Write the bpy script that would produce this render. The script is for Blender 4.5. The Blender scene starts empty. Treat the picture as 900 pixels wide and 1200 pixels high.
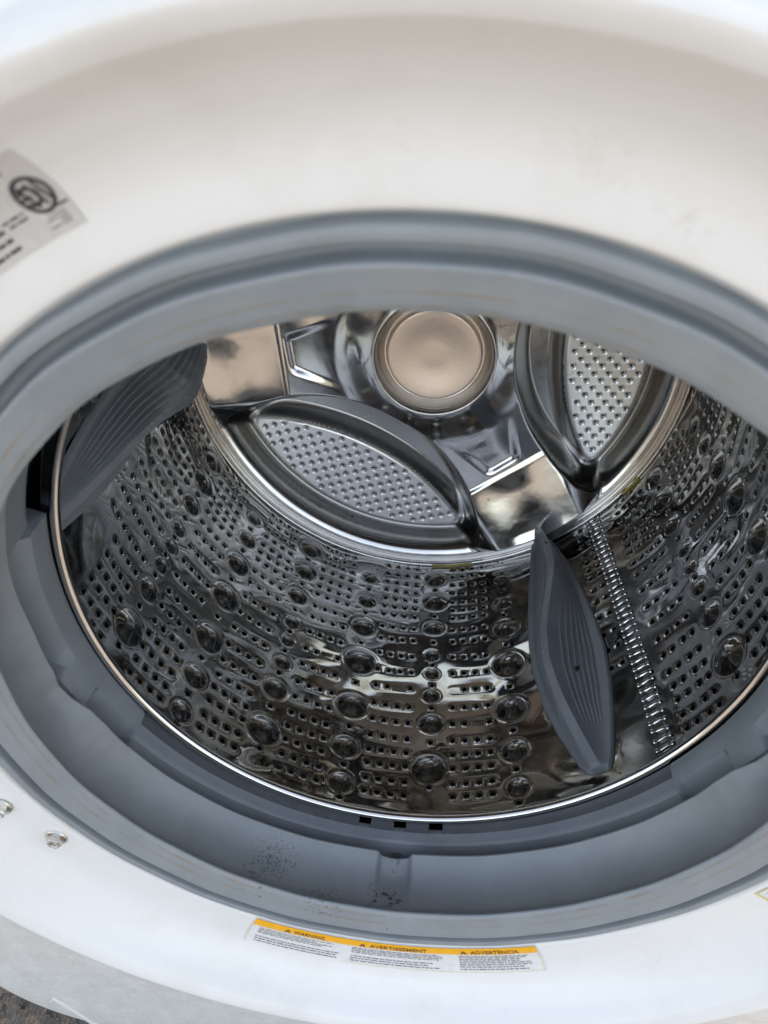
import bpy, math, random
import numpy as np
from mathutils import Matrix, Vector, Euler

random.seed(7); rng = np.random.default_rng(7)
rad = math.radians
scene = bpy.context.scene
col = scene.collection
ZG = 0.52                        # height of the drum opening's centre above the ground

# ------------------------------------------------------------------ camera
cam_d = bpy.data.cameras.new('camera'); cam = bpy.data.objects.new('camera', cam_d); col.objects.link(cam)
cam.location = (0.0005, -0.2766, 0.3516 + ZG)
cam.rotation_euler = Euler((0.9094, -0.033, 0.0886), 'XYZ')
cam_d.sensor_fit = 'VERTICAL'; cam_d.sensor_height = 36; cam_d.lens = 28.5
cam_d.clip_start = 0.01; cam_d.clip_end = 3000
cam_d.dof.use_dof = True; cam_d.dof.focus_distance = 0.70; cam_d.dof.aperture_fstop = 8.5
scene.camera = cam

# ------------------------------------------------------------------ daylight
SUN_EL, SUN_AZ = 38.0, 25.0     # azimuth: degrees clockwise from +y
world = bpy.data.worlds.new('World'); scene.world = world; world.use_nodes = True
wn = world.node_tree.nodes; wl = world.node_tree.links
sky = wn.new('ShaderNodeTexSky'); sky.sky_type = 'NISHITA'; sky.sun_disc = False
sky.sun_elevation = rad(SUN_EL); sky.sun_rotation = rad(SUN_AZ)
sky.air_density = 1.0; sky.dust_density = 3.0; sky.ozone_density = 1.0
bg = wn.get('Background') or wn.new('ShaderNodeBackground')
bg.inputs['Strength'].default_value = 0.11
hz = wn.new('ShaderNodeHueSaturation'); hz.inputs['Saturation'].default_value = 0.6     # thin even haze pales the blue
wl.new(sky.outputs[0], hz.inputs['Color']); wl.new(hz.outputs[0], bg.inputs['Color'])
sun_d = bpy.data.lights.new('sun', 'SUN'); sun = bpy.data.objects.new('sun', sun_d); col.objects.link(sun)
sun_d.energy = 3.5; sun_d.angle = rad(0.6); sun_d.color = (1.0, 0.95, 0.88)
az, el = rad(SUN_AZ), rad(SUN_EL)
sdir = Vector((math.sin(az) * math.cos(el), math.cos(az) * math.cos(el), math.sin(el)))
sun.rotation_euler = sdir.to_track_quat('Z', 'Y').to_euler()
sun.location = sdir * 5
scene.view_settings.view_transform = 'Standard'; scene.view_settings.look = 'None'
scene.view_settings.exposure = 2.36; scene.view_settings.gamma = 1.0
scene.view_settings.use_curve_mapping = False
scene.view_settings.use_white_balance = True; scene.view_settings.white_balance_temperature = 7000; scene.view_settings.white_balance_tint = 10
scene.render.engine = 'CYCLES'
cy = scene.cycles
cy.max_bounces = 16; cy.glossy_bounces = 14; cy.diffuse_bounces = 5; cy.transmission_bounces = 4
cy.use_denoising = True; cy.sample_clamp_indirect = 6.0
cy.caustics_reflective = True; cy.blur_glossy = 0.3

# ------------------------------------------------------------------ materials
def nodes_of(name):
    m = bpy.data.materials.new(name); m.use_nodes = True
    return m, m.node_tree.nodes, m.node_tree.links, m.node_tree.nodes['Principled BSDF']
def noise(n, l, scale, detail=4, rough=0.6, coord='Object', dist=0.0):
    tc = n.new('ShaderNodeTexCoord'); t = n.new('ShaderNodeTexNoise')
    t.inputs['Scale'].default_value = scale; t.inputs['Detail'].default_value = detail
    t.inputs['Roughness'].default_value = rough; t.inputs['Distortion'].default_value = dist
    l.new(tc.outputs[coord], t.inputs['Vector']); return t.outputs['Fac']
def ramp(n, l, fac, stops):
    r = n.new('ShaderNodeValToRGB'); e = r.color_ramp.elements
    while len(e) < len(stops): e.new(0.5)
    for q, (p, c) in zip(e, stops):
        q.position = p; q.color = (c[0], c[1], c[2], 1) if isinstance(c, (tuple, list)) else (c, c, c, 1)
    l.new(fac, r.inputs[0]); return r.outputs['Color']
def mixc(n, l, fac, a, b):
    m = n.new('ShaderNodeMix'); m.data_type = 'RGBA'
    if hasattr(fac, 'is_linked'): l.new(fac, m.inputs['Factor'])
    else: m.inputs['Factor'].default_value = fac
    for v, s in ((a, m.inputs['A']), (b, m.inputs['B'])):
        if hasattr(v, 'is_linked'): l.new(v, s)
        else: s.default_value = (*v, 1)
    return m.outputs['Result']
def math_n(n, l, op, a, b=None, c=None):
    m = n.new('ShaderNodeMath'); m.operation = op
    for k, v in enumerate((a, b, c)):
        if v is None: continue
        if hasattr(v, 'is_linked'): l.new(v, m.inputs[k])
        else: m.inputs[k].default_value = v
    return m.outputs[0]
def bump(n, l, b, h, strength, dist):
    bp = n.new('ShaderNodeBump'); bp.inputs['Strength'].default_value = strength; bp.inputs['Distance'].default_value = dist
    l.new(h, bp.inputs['Height']); l.new(bp.outputs[0], b.inputs['Normal'])

def steel(name, base, r0, r1, scale=40, bstr=0.15, grime=0.0, aniso=None):
    m, n, l, b = nodes_of(name)
    b.inputs['Metallic'].default_value = 1
    f = noise(n, l, scale, 5, 0.6)
    cc = ramp(n, l, f, [(0.3, tuple(v * 0.92 for v in base)), (0.7, base)])
    if grime:
        g = noise(n, l, 17, 6, 0.7, dist=0.6)
        gm = ramp(n, l, g, [(0.60, 0), (0.70, grime)])
        cc = mixc(n, l, gm, cc, (0.20, 0.13, 0.08))
        rr = ramp(n, l, g, [(0.45, r0), (0.72, r1 + 0.08)])
    else:
        rr = ramp(n, l, f, [(0.35, r0), (0.7, r1)])
    l.new(cc, b.inputs['Base Color']); l.new(rr, b.inputs['Roughness'])
    f2 = noise(n, l, scale * 1.6, 3, 0.5)
    bump(n, l, b, f2, bstr, 0.002)
    return m
M = {}
M['wall'] = steel('drum_steel', (0.45, 0.445, 0.435), 0.035, 0.075, 22, 0.06, grime=0.40)
M['plate'] = steel('back_plate_steel', (0.62, 0.61, 0.595), 0.09, 0.15, 60, 0.03, grime=0.15)
M['pan'] = steel('satin_pan_steel', (0.42, 0.415, 0.405), 0.18, 0.25, 90, 0.03)
M['satin'] = steel('satin_steel', (0.80, 0.79, 0.775), 0.28, 0.36, 160, 0.04)
M['cap'] = steel('hub_cap_steel', (0.78, 0.675, 0.585), 0.34, 0.44, 260, 0.05)  # base tinted tan to imitate the warm ground mirrored in the steel
M['rim'] = steel('polished_rim_steel', (0.72, 0.71, 0.70), 0.06, 0.12, 60, 0.02)
M['bolt'] = steel('zinc_bolt', (0.70, 0.68, 0.62), 0.18, 0.3, 300, 0.1)

def paint(name, base, rough, dirt, coat=0.0):
    m, n, l, b = nodes_of(name)
    g = noise(n, l, 14, 7, 0.65)
    c = ramp(n, l, g, [(0.50, base), (0.80, tuple(v * (1 - dirt) for v in (base[0], base[1] * 0.99, base[2] * 0.95)))])
    s = noise(n, l, 330, 3, 0.5)
    sp = ramp(n, l, s, [(0.66, 0), (0.72, dirt * 1.2)])
    c2 = mixc(n, l, sp, c, (0.45, 0.40, 0.33))
    l.new(c2, b.inputs['Base Color']); b.inputs['Roughness'].default_value = rough
    b.inputs['Coat Weight'].default_value = coat; b.inputs['Coat Roughness'].default_value = 0.08
    return m
M['white'] = paint('white_painted_steel', (0.80, 0.80, 0.785), 0.35, 0.12, 0.35)
# dusty lower front: the same paint under a film of road dust with paler splashes
m, n, l, b = nodes_of('dusty_white_paint'); M['dusty'] = m
tc = n.new('ShaderNodeTexCoord'); sx = n.new('ShaderNodeSeparateXYZ'); l.new(tc.outputs['Object'], sx.inputs[0])
r2 = math_n(n, l, 'SQRT', math_n(n, l, 'ADD', math_n(n, l, 'MULTIPLY', sx.outputs['X'], sx.outputs['X']), math_n(n, l, 'POWER', math_n(n, l, 'SUBTRACT', sx.outputs['Z'], ZG), 2.0)))
film = math_n(n, l, 'MULTIPLY', math_n(n, l, 'GREATER_THAN', r2, 0.343), ramp(n, l, math_n(n, l, 'ADD', math_n(n, l, 'MULTIPLY', math_n(n, l, 'SUBTRACT', ZG - 0.05, sx.outputs['Z']), 5.0), math_n(n, l, 'MULTIPLY', math_n(n, l, 'SUBTRACT', noise(n, l, 9, 6, 0.7), 0.5), 0.8)), [(0.15, 0), (0.95, 1)]))
g = noise(n, l, 45, 8, 0.75)
dust = ramp(n, l, g, [(0.34, (0.64, 0.63, 0.60)), (0.52, (0.71, 0.70, 0.67)), (0.68, (0.80, 0.79, 0.765))])
s = noise(n, l, 150, 4, 0.7); sp = ramp(n, l, s, [(0.55, 0), (0.70, 0.75)])
dust = mixc(n, l, sp, dust, (0.86, 0.85, 0.83))
g2 = noise(n, l, 14, 7, 0.65)
clean = ramp(n, l, g2, [(0.50, (0.80, 0.80, 0.785)), (0.80, (0.72, 0.71, 0.67))])
st = noise(n, l, 30, 6, 0.7, dist=1.0); stm = ramp(n, l, st, [(0.64, 0), (0.74, 0.35)])
clean = mixc(n, l, stm, clean, (0.62, 0.58, 0.48))
for (px, py, pz, rr_, cc_) in ((0.051, -.001, .285, .020, (0.55, 0.49, 0.40)), (0.081, -.001, .266, .016, (0.55, 0.47, 0.36)), (0.070, -.001, .272, .012, (0.5, 0.44, 0.33)), (-.2, 0, .19, .03, (.6, .56, .48))):
    v = n.new('ShaderNodeVectorMath'); v.operation = 'DISTANCE'; l.new(tc.outputs['Object'], v.inputs[0]); v.inputs[1].default_value = (px, py, pz + ZG)
    k = math_n(n, l, 'MAXIMUM', math_n(n, l, 'SUBTRACT', 1.0, math_n(n, l, 'DIVIDE', v.outputs['Value'], rr_)), 0.0)
    mk = ramp(n, l, math_n(n, l, 'ADD', math_n(n, l, 'MULTIPLY', k, 0.3), noise(n, l, 120, 5, 0.6, dist=1.5)), [(0.68, 0), (0.86, 0.22)])
    clean = mixc(n, l, mk, clean, cc_)
l.new(mixc(n, l, film, clean, dust), b.inputs['Base Color'])
l.new(math_n(n, l, 'MULTIPLY_ADD', film, 0.2, 0.32), b.inputs['Roughness'])
b.inputs['Coat Weight'].default_value = 0.3; b.inputs['Coat Roughness'].default_value = 0.1

def rubber(name, base, rough, stain_r=None, mold=False):
    m, n, l, b = nodes_of(name)
    g = noise(n, l, 30, 6, 0.65)
    c = ramp(n, l, g, [(0.3, tuple(v * 0.90 for v in base)), (0.7, tuple(v * 1.06 for v in base))])
    tc = n.new('ShaderNodeTexCoord'); sx = n.new('ShaderNodeSeparateXYZ'); l.new(tc.outputs['Object'], sx.inputs[0])
    if stain_r:
        r_ = math_n(n, l, 'SQRT', math_n(n, l, 'ADD', math_n(n, l, 'POWER', sx.outputs['X'], 2.0), math_n(n, l, 'POWER', math_n(n, l, 'SUBTRACT', sx.outputs['Z'], ZG), 2.0)))
        for (rc, wd, amt, cc) in stain_r:
            d = math_n(n, l, 'ABSOLUTE', math_n(n, l, 'SUBTRACT', r_, rc))
            k = math_n(n, l, 'SUBTRACT', 1.0, math_n(n, l, 'DIVIDE', d, wd)); k = math_n(n, l, 'MAXIMUM', k, 0.0)
            front = math_n(n, l, 'LESS_THAN', sx.outputs['Y'], 0.006)
            nz = ramp(n, l, noise(n, l, 26, 7, 0.75), [(0.42, 0), (0.68, amt)])
            c = mixc(n, l, math_n(n, l, 'MULTIPLY', math_n(n, l, 'MULTIPLY', k, front), nz), c, cc)
    if mold:
        for (px, py, pz, rr, amt, sc) in ((-0.100, 0.015, -0.211, 0.032, .8, 380), (-0.004, 0.020, -0.243, 0.034, 1.0, 260), (0.0, 0.05, -0.245, 0.016, .5, 300), (-0.09, 0.03, -0.222, 0.05, .6, 520), (-0.05, 0.012, -0.228, 0.04, .6, 460)):
            v = n.new('ShaderNodeVectorMath'); v.operation = 'DISTANCE'; l.new(tc.outputs['Object'], v.inputs[0])
            v.inputs[1].default_value = (px, py, pz + ZG)
            k = math_n(n, l, 'MAXIMUM', math_n(n, l, 'SUBTRACT', 1.0, math_n(n, l, 'DIVIDE', v.outputs['Value'], rr)), 0.0)
            t = noise(n, l, sc, 4, 0.65)
            mk = ramp(n, l, math_n(n, l, 'ADD', math_n(n, l, 'MULTIPLY', k, 0.35), t), [(0.80, 0), (0.86, 0.9 * amt)])
            c = mixc(n, l, mk, c, (0.02, 0.02, 0.02))
    res = ramp(n, l, noise(n, l, 11, 8, 0.72, dist=1.2), [(0.56, 0), (0.72, 0.22)])       # dried soap film
    c = mixc(n, l, res, c, (0.42, 0.43, 0.42))
    l.new(c, b.inputs['Base Color'])
    l.new(ramp(n, l, g, [(0.3, rough), (0.7, rough + 0.12)]), b.inputs['Roughness'])
    bump(n, l, b, noise(n, l, 500, 2, 0.5), 0.05, 0.001)
    return m
M['gasket'] = rubber('grey_rubber', (0.255, 0.282, 0.30), 0.34,
                     [(0.2362, 0.0011, 1.0, (0.26, 0.17, 0.07)), (0.2400, 0.0050, 0.25, (0.33, 0.31, 0.27)), (0.2300, 0.0014, 0.9, (0.22, 0.16, 0.09)), (0.2590, 0.0012, 0.3, (0.30, 0.24, 0.15))], mold=True)
M['collar'] = rubber('grey_tub_plastic', (0.23, 0.26, 0.285), 0.38)
M['collar_dark'] = rubber('dark_grey_seal', (0.09, 0.10, 0.11), 0.45)
M['lifter'] = rubber('slate_plastic', (0.28, 0.305, 0.33), 0.30)
M['tub'] = rubber('tub_plastic', (0.06, 0.06, 0.062), 0.6)

def plain(name, base, rough, metallic=0.0, sc=200, var=0.08):
    m, n, l, b = nodes_of(name)
    c = ramp(n, l, noise(n, l, sc, 3, 0.5), [(0.35, tuple(v * (1 - var) for v in base)), (0.65, base)])
    l.new(c, b.inputs['Base Color']); b.inputs['Roughness'].default_value = rough; b.inputs['Metallic'].default_value = metallic
    return m
M['paper'] = plain('label_paper', (0.78, 0.78, 0.77), 0.35)
M['greypaper'] = plain('rating_label_film', (0.62, 0.61, 0.59), 0.4)
M['yellow'] = plain('label_yellow', (0.95, 0.46, 0.015), 0.4)
M['ink'] = plain('label_ink', (0.05, 0.05, 0.055), 0.5)
M['inkgrey'] = plain('label_small_print', (0.22, 0.22, 0.24), 0.5)
M['inkwarm'] = plain('label_heading_print', (0.16, 0.09, 0.02), 0.5)
M['crumb'] = plain('dark_crumb', (0.028, 0.018, 0.011), 0.8, 0, 900, 0.5)
M['residue'] = plain('yellow_residue', (0.42, 0.30, 0.01), 0.5, 0, 300, 0.35)
M['yellowline'] = plain('label_outline_yellow', (0.75, 0.66, 0.25), 0.5)

m, n, l, b = nodes_of('asphalt'); M['asphalt'] = m
g = noise(n, l, 160, 6, 0.7, 'Object'); vor = n.new('ShaderNodeTexVoronoi'); vor.inputs['Scale'].default_value = 230
tc = n.new('ShaderNodeTexCoord'); l.new(tc.outputs['Object'], vor.inputs['Vector'])
vr = n.new('ShaderNodeSeparateColor'); l.new(vor.outputs['Color'], vr.inputs[0])
stone = ramp(n, l, vr.outputs[0], [(0.0, (0.04, 0.037, 0.034)), (0.5, (0.10, 0.088, 0.075)), (0.8, (0.20, 0.165, 0.13)), (1.0, (0.34, 0.20, 0.12))])
big = ramp(n, l, noise(n, l, 3, 4, 0.6), [(0.3, (0.10, 0.089, 0.077)), (0.7, (0.15, 0.132, 0.113))])
l.new(mixc(n, l, 0.55, stone, big), b.inputs['Base Color']); b.inputs['Roughness'].default_value = 0.85
bump(n, l, b, vor.outputs['Distance'], 0.8, 0.004)

# ------------------------------------------------------------------ mesh helpers
def mesh_np(name, V, F, smooth=True):
    V = np.asarray(V, np.float32).reshape(-1, 3); F = np.asarray(F, np.int32)
    me = bpy.data.meshes.new(name); k = F.shape[1]
    me.vertices.add(len(V)); me.vertices.foreach_set('co', V.ravel())
    me.loops.add(F.size); me.loops.foreach_set('vertex_index', F.ravel())
    me.polygons.add(len(F)); me.polygons.foreach_set('loop_start', np.arange(0, F.size, k, dtype=np.int32))
    me.update(calc_edges=True)
    me.polygons.foreach_set('use_smooth', np.full(len(F), smooth)); me.update()
    return me
def grid_faces(ni, nj, wrap=False, keep=None, flip=False):
    I = np.arange(ni if wrap else ni - 1); J = np.arange(nj - 1)
    ii, jj = np.meshgrid(I, J, indexing='ij'); i2 = (ii + 1) % ni
    F = np.stack([ii * nj + jj, i2 * nj + jj, i2 * nj + jj + 1, ii * nj + jj + 1], -1)
    if flip: F = F[..., ::-1]
    F = F.reshape(-1, 4)
    return F if keep is None else F[keep.reshape(-1)]
def grid(name, P, wrap=False, keep=None, flip=False, smooth=True):
    return mesh_np(name, P.reshape(-1, 3), grid_faces(P.shape[0], P.shape[1], wrap, keep, flip), smooth)
def obj(name, me, mat, parent=None, mw=None):
    o = bpy.data.objects.new(name, me); col.objects.link(o)
    if mat is not None and me is not None and not me.materials: me.materials.append(mat)
    if parent is not None: o.parent = parent
    if mw is not None: o.matrix_local = mw
    return o
def sharp(o, ang=35):
    me = o.data
    try: me.set_sharp_from_angle(angle=rad(ang))
    except Exception: pass
def merged(parts):
    V, F, o = [], [], 0
    for v, f in parts:
        V.append(np.asarray(v, float)); F.append(np.asarray(f) + o); o += len(v)
    return np.concatenate(V), np.concatenate(F)
def clean_rows(me):
    import bmesh
    bm = bmesh.new(); bm.from_mesh(me)
    loose = [v for v in bm.verts if not v.link_faces]
    if loose: bmesh.ops.delete(bm, geom=loose, context='VERTS')
    bm.to_mesh(me); bm.free(); return me
def revolve(name, prof, nseg=256, a0=0.0, a1=360.0, fn=None, flip=False):
    """prof: list of (r, y); axis along y through (0, *, ZG). fn(theta_deg array, prof array)->(r,y) arrays"""
    prof = np.array(prof, float); full = abs(a1 - a0) >= 359.99
    th = np.linspace(a0, a1, nseg, endpoint=not full)
    if fn is None: Rr = np.repeat(prof[None, :, 0], nseg, 0); Yy = np.repeat(prof[None, :, 1], nseg, 0)
    else: Rr, Yy = fn(th, prof)
    t = np.radians(th)[:, None]
    P = np.stack([Rr * np.cos(t), Yy, Rr * np.sin(t) + ZG], -1)
    return grid(name, P, wrap=full, flip=flip)
def smooth_profile(pts, sub=4):
    """Catmull-Rom through the points"""
    p = np.array(pts, float); q = np.vstack([2 * p[0] - p[1], p, 2 * p[-1] - p[-2]]); out = []
    for i in range(len(p) - 1):
        a, b_, c, d = q[i:i + 4]
        for t in np.arange(sub) / sub:
            out.append(0.5 * ((2 * b_) + (-a + c) * t + (2 * a - 5 * b_ + 4 * c - d) * t * t + (-a + 3 * b_ - 3 * c + d) * t ** 3))
    out.append(p[-1]); return np.array(out)
def sstep(a, b_, x):
    t = np.clip((x - a) / (b_ - a), 0, 1); return t * t * (3 - 2 * t)
def smax(a, b_, k):
    h = np.clip(0.5 + 0.5 * (a - b_) / k, 0, 1); return b_ * (1 - h) + a * h + k * h * (1 - h)
def box(x0, x1, y0, y1, z0, z1):
    v = [(x, y, z) for x in (x0, x1) for y in (y0, y1) for z in (z0, z1)]
    f = [(0, 1, 3, 2), (4, 6, 7, 5), (0, 4, 5, 1), (2, 3, 7, 6), (0, 2, 6, 4), (1, 5, 7, 3)]
    return v, f
def adiff(a, c): return (a - c + 180) % 360 - 180

# ------------------------------------------------------------------ ground
S = 400.0
xs = np.array([-S, -20, -3, -1, -.5, 0, .5, 1, 3, 20, S]); X, Y = np.meshgrid(xs, xs, indexing='ij')
g_o = obj('ground', grid('ground', np.stack([X, Y, X * 0], -1)), M['asphalt']); g_o['kind'] = 'structure'

# ------------------------------------------------------------------ the machine
wm = bpy.data.objects.new('washing_machine', None); col.objects.link(wm); wm.location = (0, 0, 0)
wm['label'] = 'white front-loading washing machine standing open, seen into its stainless steel drum'
wm['category'] = 'washing machine'

# --- front panel: recessed door ring, raised crest, flat face, rounded lower corners
RING = smooth_profile([(0.262, 0.008), (0.2645, 0.0025), (0.268, 0.0), (0.282, 0.0), (0.290, -0.0012), (0.297, -0.0037), (0.3030, -0.0072), (0.3070, -0.0104), (0.3090, -0.0121),
                       (0.3125, -0.0154), (0.3165, -0.0197), (0.3205, -0.0250), (0.3240, -0.0296), (0.3258, -0.0312), (0.3290, -0.0332), (0.3315, -0.0343), (0.3338, -0.0346), (0.3366, -0.0334), (0.3395, -0.0285),
                       (0.3418, -0.0190), (0.3438, -0.0080), (0.3455, -0.0015), (0.3475, 0.0)], 5)
def ring_y(r): return np.interp(r, RING[:, 0], RING[:, 1])
NS = 384
th = np.radians(np.linspace(0, 360, NS, endpoint=False))
def rect_edge(t, hx=0.362, z0=-0.500, z1=0.47, rc=0.14):
    """distance from the centre to a rounded rectangle along angle t"""
    out = np.zeros_like(t)
    hx_ = hx
    for k, a in enumerate(t):
        d = np.array([math.cos(a), math.sin(a)]); lo, hi = 0.2, 1.0
        for _ in range(40):
            mid = 0.5 * (lo + hi); p = d * mid; zc = 0.5 * (z0 + z1); hz = 0.5 * (z1 - z0)
            q = np.abs(p - np.array([0, zc])) - np.array([hx_, hz]) + rc
            sd = np.hypot(max(q[0], 0), max(q[1], 0)) + min(max(q[0], q[1]), 0) - rc
            if sd < 0: lo = mid
            else: hi = mid
        out[k] = lo
    return out
RE = rect_edge(th)
cols_r = [np.full(NS, r) for r in RING[:, 0]]; cols_y = [np.full(NS, y) for y in RING[:, 1]]
for f in (0.25, 0.5, 0.75, 0.92):
    cols_r.append(0.3475 * (1 - f) + (RE - 0.012) * f); cols_y.append(np.zeros(NS))
for k in range(7):
    a = k / 6 * math.pi / 2
    cols_r.append(RE - 0.012 + 0.012 * math.sin(a)); cols_y.append(np.full(NS, 0.012 - 0.012 * math.cos(a)))
cols_r.append(RE); cols_y.append(np.full(NS, 0.04))
Rr = np.stack(cols_r, 1); Yy = np.stack(cols_y, 1)
P = np.stack([Rr * np.cos(th)[:, None], Yy, Rr * np.sin(th)[:, None] + ZG], -1)
panel = obj('front_panel', grid('front_panel', P, wrap=True), M['dusty'], wm)
# cabinet behind the panel (open towards the panel)
P = np.stack([np.stack([RE * .995 * np.cos(th), np.full(NS, 0.041), RE * .995 * np.sin(th) + ZG], -1),
              np.stack([RE * .995 * np.cos(th), np.full(NS, 0.74), RE * .995 * np.sin(th) + ZG], -1),
              np.stack([0.4 * RE * np.cos(th), np.full(NS, 0.75), 0.4 * RE * np.sin(th) + ZG], -1),
              np.stack([0.02 * RE * np.cos(th), np.full(NS, 0.75), 0.02 * RE * np.sin(th) + ZG], -1)], 1)
cab = obj('cabinet', grid('cabinet', P, wrap=True), M['white'], wm); sharp(cab)
me_foot = None
for sx_ in (-1, 1):
    for fy in (0.08, 0.66):
        if me_foot is None:
            a = np.linspace(0, 2 * math.pi, 20, endpoint=False)
            me_foot = grid('foot', np.stack([np.stack([r * np.cos(a), r * np.sin(a), np.full(20, z)], -1) for r, z in ((.001, 0), (.024, 0), (.024, .012), (.012, .014), (.012, .05))], 1), wrap=True)
        obj('foot', me_foot, M['tub'], wm, Matrix.Translation((sx_ * 0.27, fy, 0)))
# pressed rib low on the panel's left
def strip_on_panel(x0, z0, x1, z1, w, h, name):
    n_ = 14; t = np.linspace(0, 1, n_); c = np.stack([x0 + (x1 - x0) * t, z0 + (z1 - z0) * t], 1)
    d = np.array([x1 - x0, z1 - z0]); d /= np.linalg.norm(d); q = np.array([-d[1], d[0]])
    prof = [(-1, 0.001), (-.7, -h * .6), (-.3, -h), (.3, -h), (.7, -h * .6), (1, 0.001)]
    P = np.stack([np.stack([np.array([c[:, 0] + q[0] * s_ * w * np.minimum(1, 6 * t + .1), np.full(n_, y_), c[:, 1] + q[1] * s_ * w * np.minimum(1, 6 * t + .1) + ZG])], 0)[0].T for s_, y_ in prof], 1)
    return obj(name, grid(name, P, flip=True), M['white'], panel)
strip_on_panel(-0.292, -0.436, -0.262, -0.490, 0.003, 0.0012, 'pressed_rib')

# --- hex flange bolts on the recessed ring
def bolt_mesh():
    parts = []; a = np.linspace(0, 2 * math.pi, 24, endpoint=False)
    P = np.stack([np.stack([r * np.cos(a), np.full(24, y), r * np.sin(a)], -1) for r, y in ((.0075, .0005), (.0078, -.0006), (.0072, -.0014), (.0052, -.0020), (.001, -.0021))], 1)
    parts.append((P.reshape(-1, 3), grid_faces(24, 5, True)))
    a = np.linspace(0, 2 * math.pi, 6, endpoint=False); 
    P = np.stack([np.stack([r * np.cos(a), np.full(6, y), r * np.sin(a)], -1) for r, y in ((.0052, -.001), (.0052, -.0050), (.0046, -.0058), (.0036, -.0058), (.0030, -.0050), (.0002, -.0048))], 1)
    parts.append((P.reshape(-1, 3), grid_faces(6, 6, True)))
    V, F = merged(parts); me = mesh_np('bolt', V, F); return me
bm_ = bolt_mesh()
try: bm_.set_sharp_from_angle(angle=rad(28))
except Exception: pass
for (ang, r, rz) in ((-144.6, 0.2795, 0.3), (-153.3, 0.288, 0.8)):
    a = rad(ang)
    obj('bolt', bm_, M['bolt'], panel, Matrix.Translation((r * math.cos(a), ring_y(r) - 0.0003, r * math.sin(a) + ZG)) @ Matrix.Rotation(rz, 4, 'Y'))

# --- printed labels that follow the ring
def on_ring(ang_deg, r, lift):
    a = np.radians(ang_deg); return np.stack([r * np.cos(a), ring_y(r) - lift, r * np.sin(a) + ZG], -1)
def ring_patch(name, a0, a1, r0, r1, lift, mat, parent, na=40, nr=8):
    A, Rr = np.meshgrid(np.linspace(a0, a1, na), np.linspace(r0, r1, nr), indexing='ij')
    me = grid(name, on_ring(A, Rr, lift), flip=(a1 < a0) != (r1 < r0)); return obj(name, me, mat, parent)
def ring_text(name, txt, a_c, r_base, size, width_deg, lift, mat, parent, outward=False):
    cu = bpy.data.curves.new(name, 'FONT'); cu.body = txt; cu.size = 1.0; cu.align_x = 'CENTER'; cu.resolution_u = 2; cu.offset = 0.012
    t = bpy.data.objects.new(name, cu); col.objects.link(t)
    bpy.context.view_layer.update()
    me = bpy.data.meshes.new_from_object(t.evaluated_get(bpy.context.evaluated_depsgraph_get()))
    bpy.data.objects.remove(t); bpy.data.curves.remove(cu)
    me.name = name
    V = np.array([v.co[:] for v in me.vertices]); w = V[:, 0].max() - V[:, 0].min()
    sa = width_deg / w
    s_ = -1 if outward else 1            # text at the machine's bottom reads with its top towards the centre
    A = a_c + s_ * V[:, 0] * sa; Rr = r_base - s_ * V[:, 1] * size
    P = on_ring(A, Rr, lift)
    for v, p in zip(me.vertices, P): v.co = p
    me.update(); me.materials.clear()
    return obj(name, me, mat, parent)
def print_lines(name, a0, a1, r0, r1, rows, lift, mat, parent, seed, gap_rows=()):
    """rows of illegible small print: short word-length strokes"""
    R_ = random.Random(seed); parts = []
    for k in range(rows):
        if k in gap_rows: continue
        r = r0 + (r1 - r0) * (k + .5) / rows; a = a0; end = a1 - (R_.random() ** 2) * 0.35 * (a1 - a0)
        hgt = abs(r1 - r0) / rows * 0.17
        while a < end:
            w = R_.uniform(0.25, 1.05) * (1 if a1 > a0 else -1)
            if (a + w - a1) * (1 if a1 > a0 else -1) > 0: break
            A = np.array([a, a + w, a + w, a]); Q = np.array([r - hgt, r - hgt, r + hgt, r + hgt])
            parts.append((on_ring(A, Q, lift), [(0, 1, 2, 3)])); a += w + 0.16 * (1 if a1 > a0 else -1)
    V, F = merged(parts); return obj(name, mesh_np(name, V, F, False), mat, parent)

wl_o = ring_patch('warning_label', -111.6, -66.8, 0.2655, 0.2955, 0.0005, M['paper'], wm, 80, 12)
wl_o['label'] = 'long white warning label with orange heading band below the door opening'
ring_patch('heading_band', -111.5, -66.95, 0.2658, 0.2733, 0.0009, M['yellow'], wl_o, 80, 4)
for txt, ac, wdeg, tri in (('WARNING', -102.6, 4.9, -106.05), ('AVERTISSEMENT', -88.5, 9.0, -94.1), ('ADVERTENCIA', -73.5, 7.5, -78.3)):
    ring_text('heading_text', txt, ac, 0.2719, 0.0062, wdeg, 0.0012, M['inkwarm'], wl_o)
    A = np.array([tri - .55, tri + .55, tri]); Q = np.array([0.2719, 0.2719, 0.2675])
    tr = obj('warning_triangle', mesh_np('warning_triangle', on_ring(A, Q, 0.0012), [(0, 1, 2)], False), M['inkwarm'], wl_o)
    A = np.array([tri - .10, tri + .10, tri]); Q = np.array([0.2712, 0.2712, 0.2690])
    obj('mark', mesh_np('mark', on_ring(A, Q, 0.0014), [(0, 1, 2)], False), M['yellow'], wl_o)
for k, (a0, a1) in enumerate(((-110.2, -97.3), (-95.6, -81.6), (-79.2, -68.2))):
    print_lines('small_print', a0, a1, 0.2752, 0.2938, 8, 0.0009, M['inkgrey'], wl_o, 11 + k, gap_rows=(4,) if k < 2 else ())
for (a0, a1, r0, r1) in ((-111.45, -111.35, .2733, .2948), (-67.1, -67.0, .2733, .2950)):
    ring_patch('outline', a0, a1, r0, r1, 0.0010, M['yellowline'], wl_o, 2, 6)
ring_patch('outline', -97.0, -67.0, 0.2949, 0.2951, 0.0010, M['yellowline'], wl_o, 60, 2)

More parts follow.
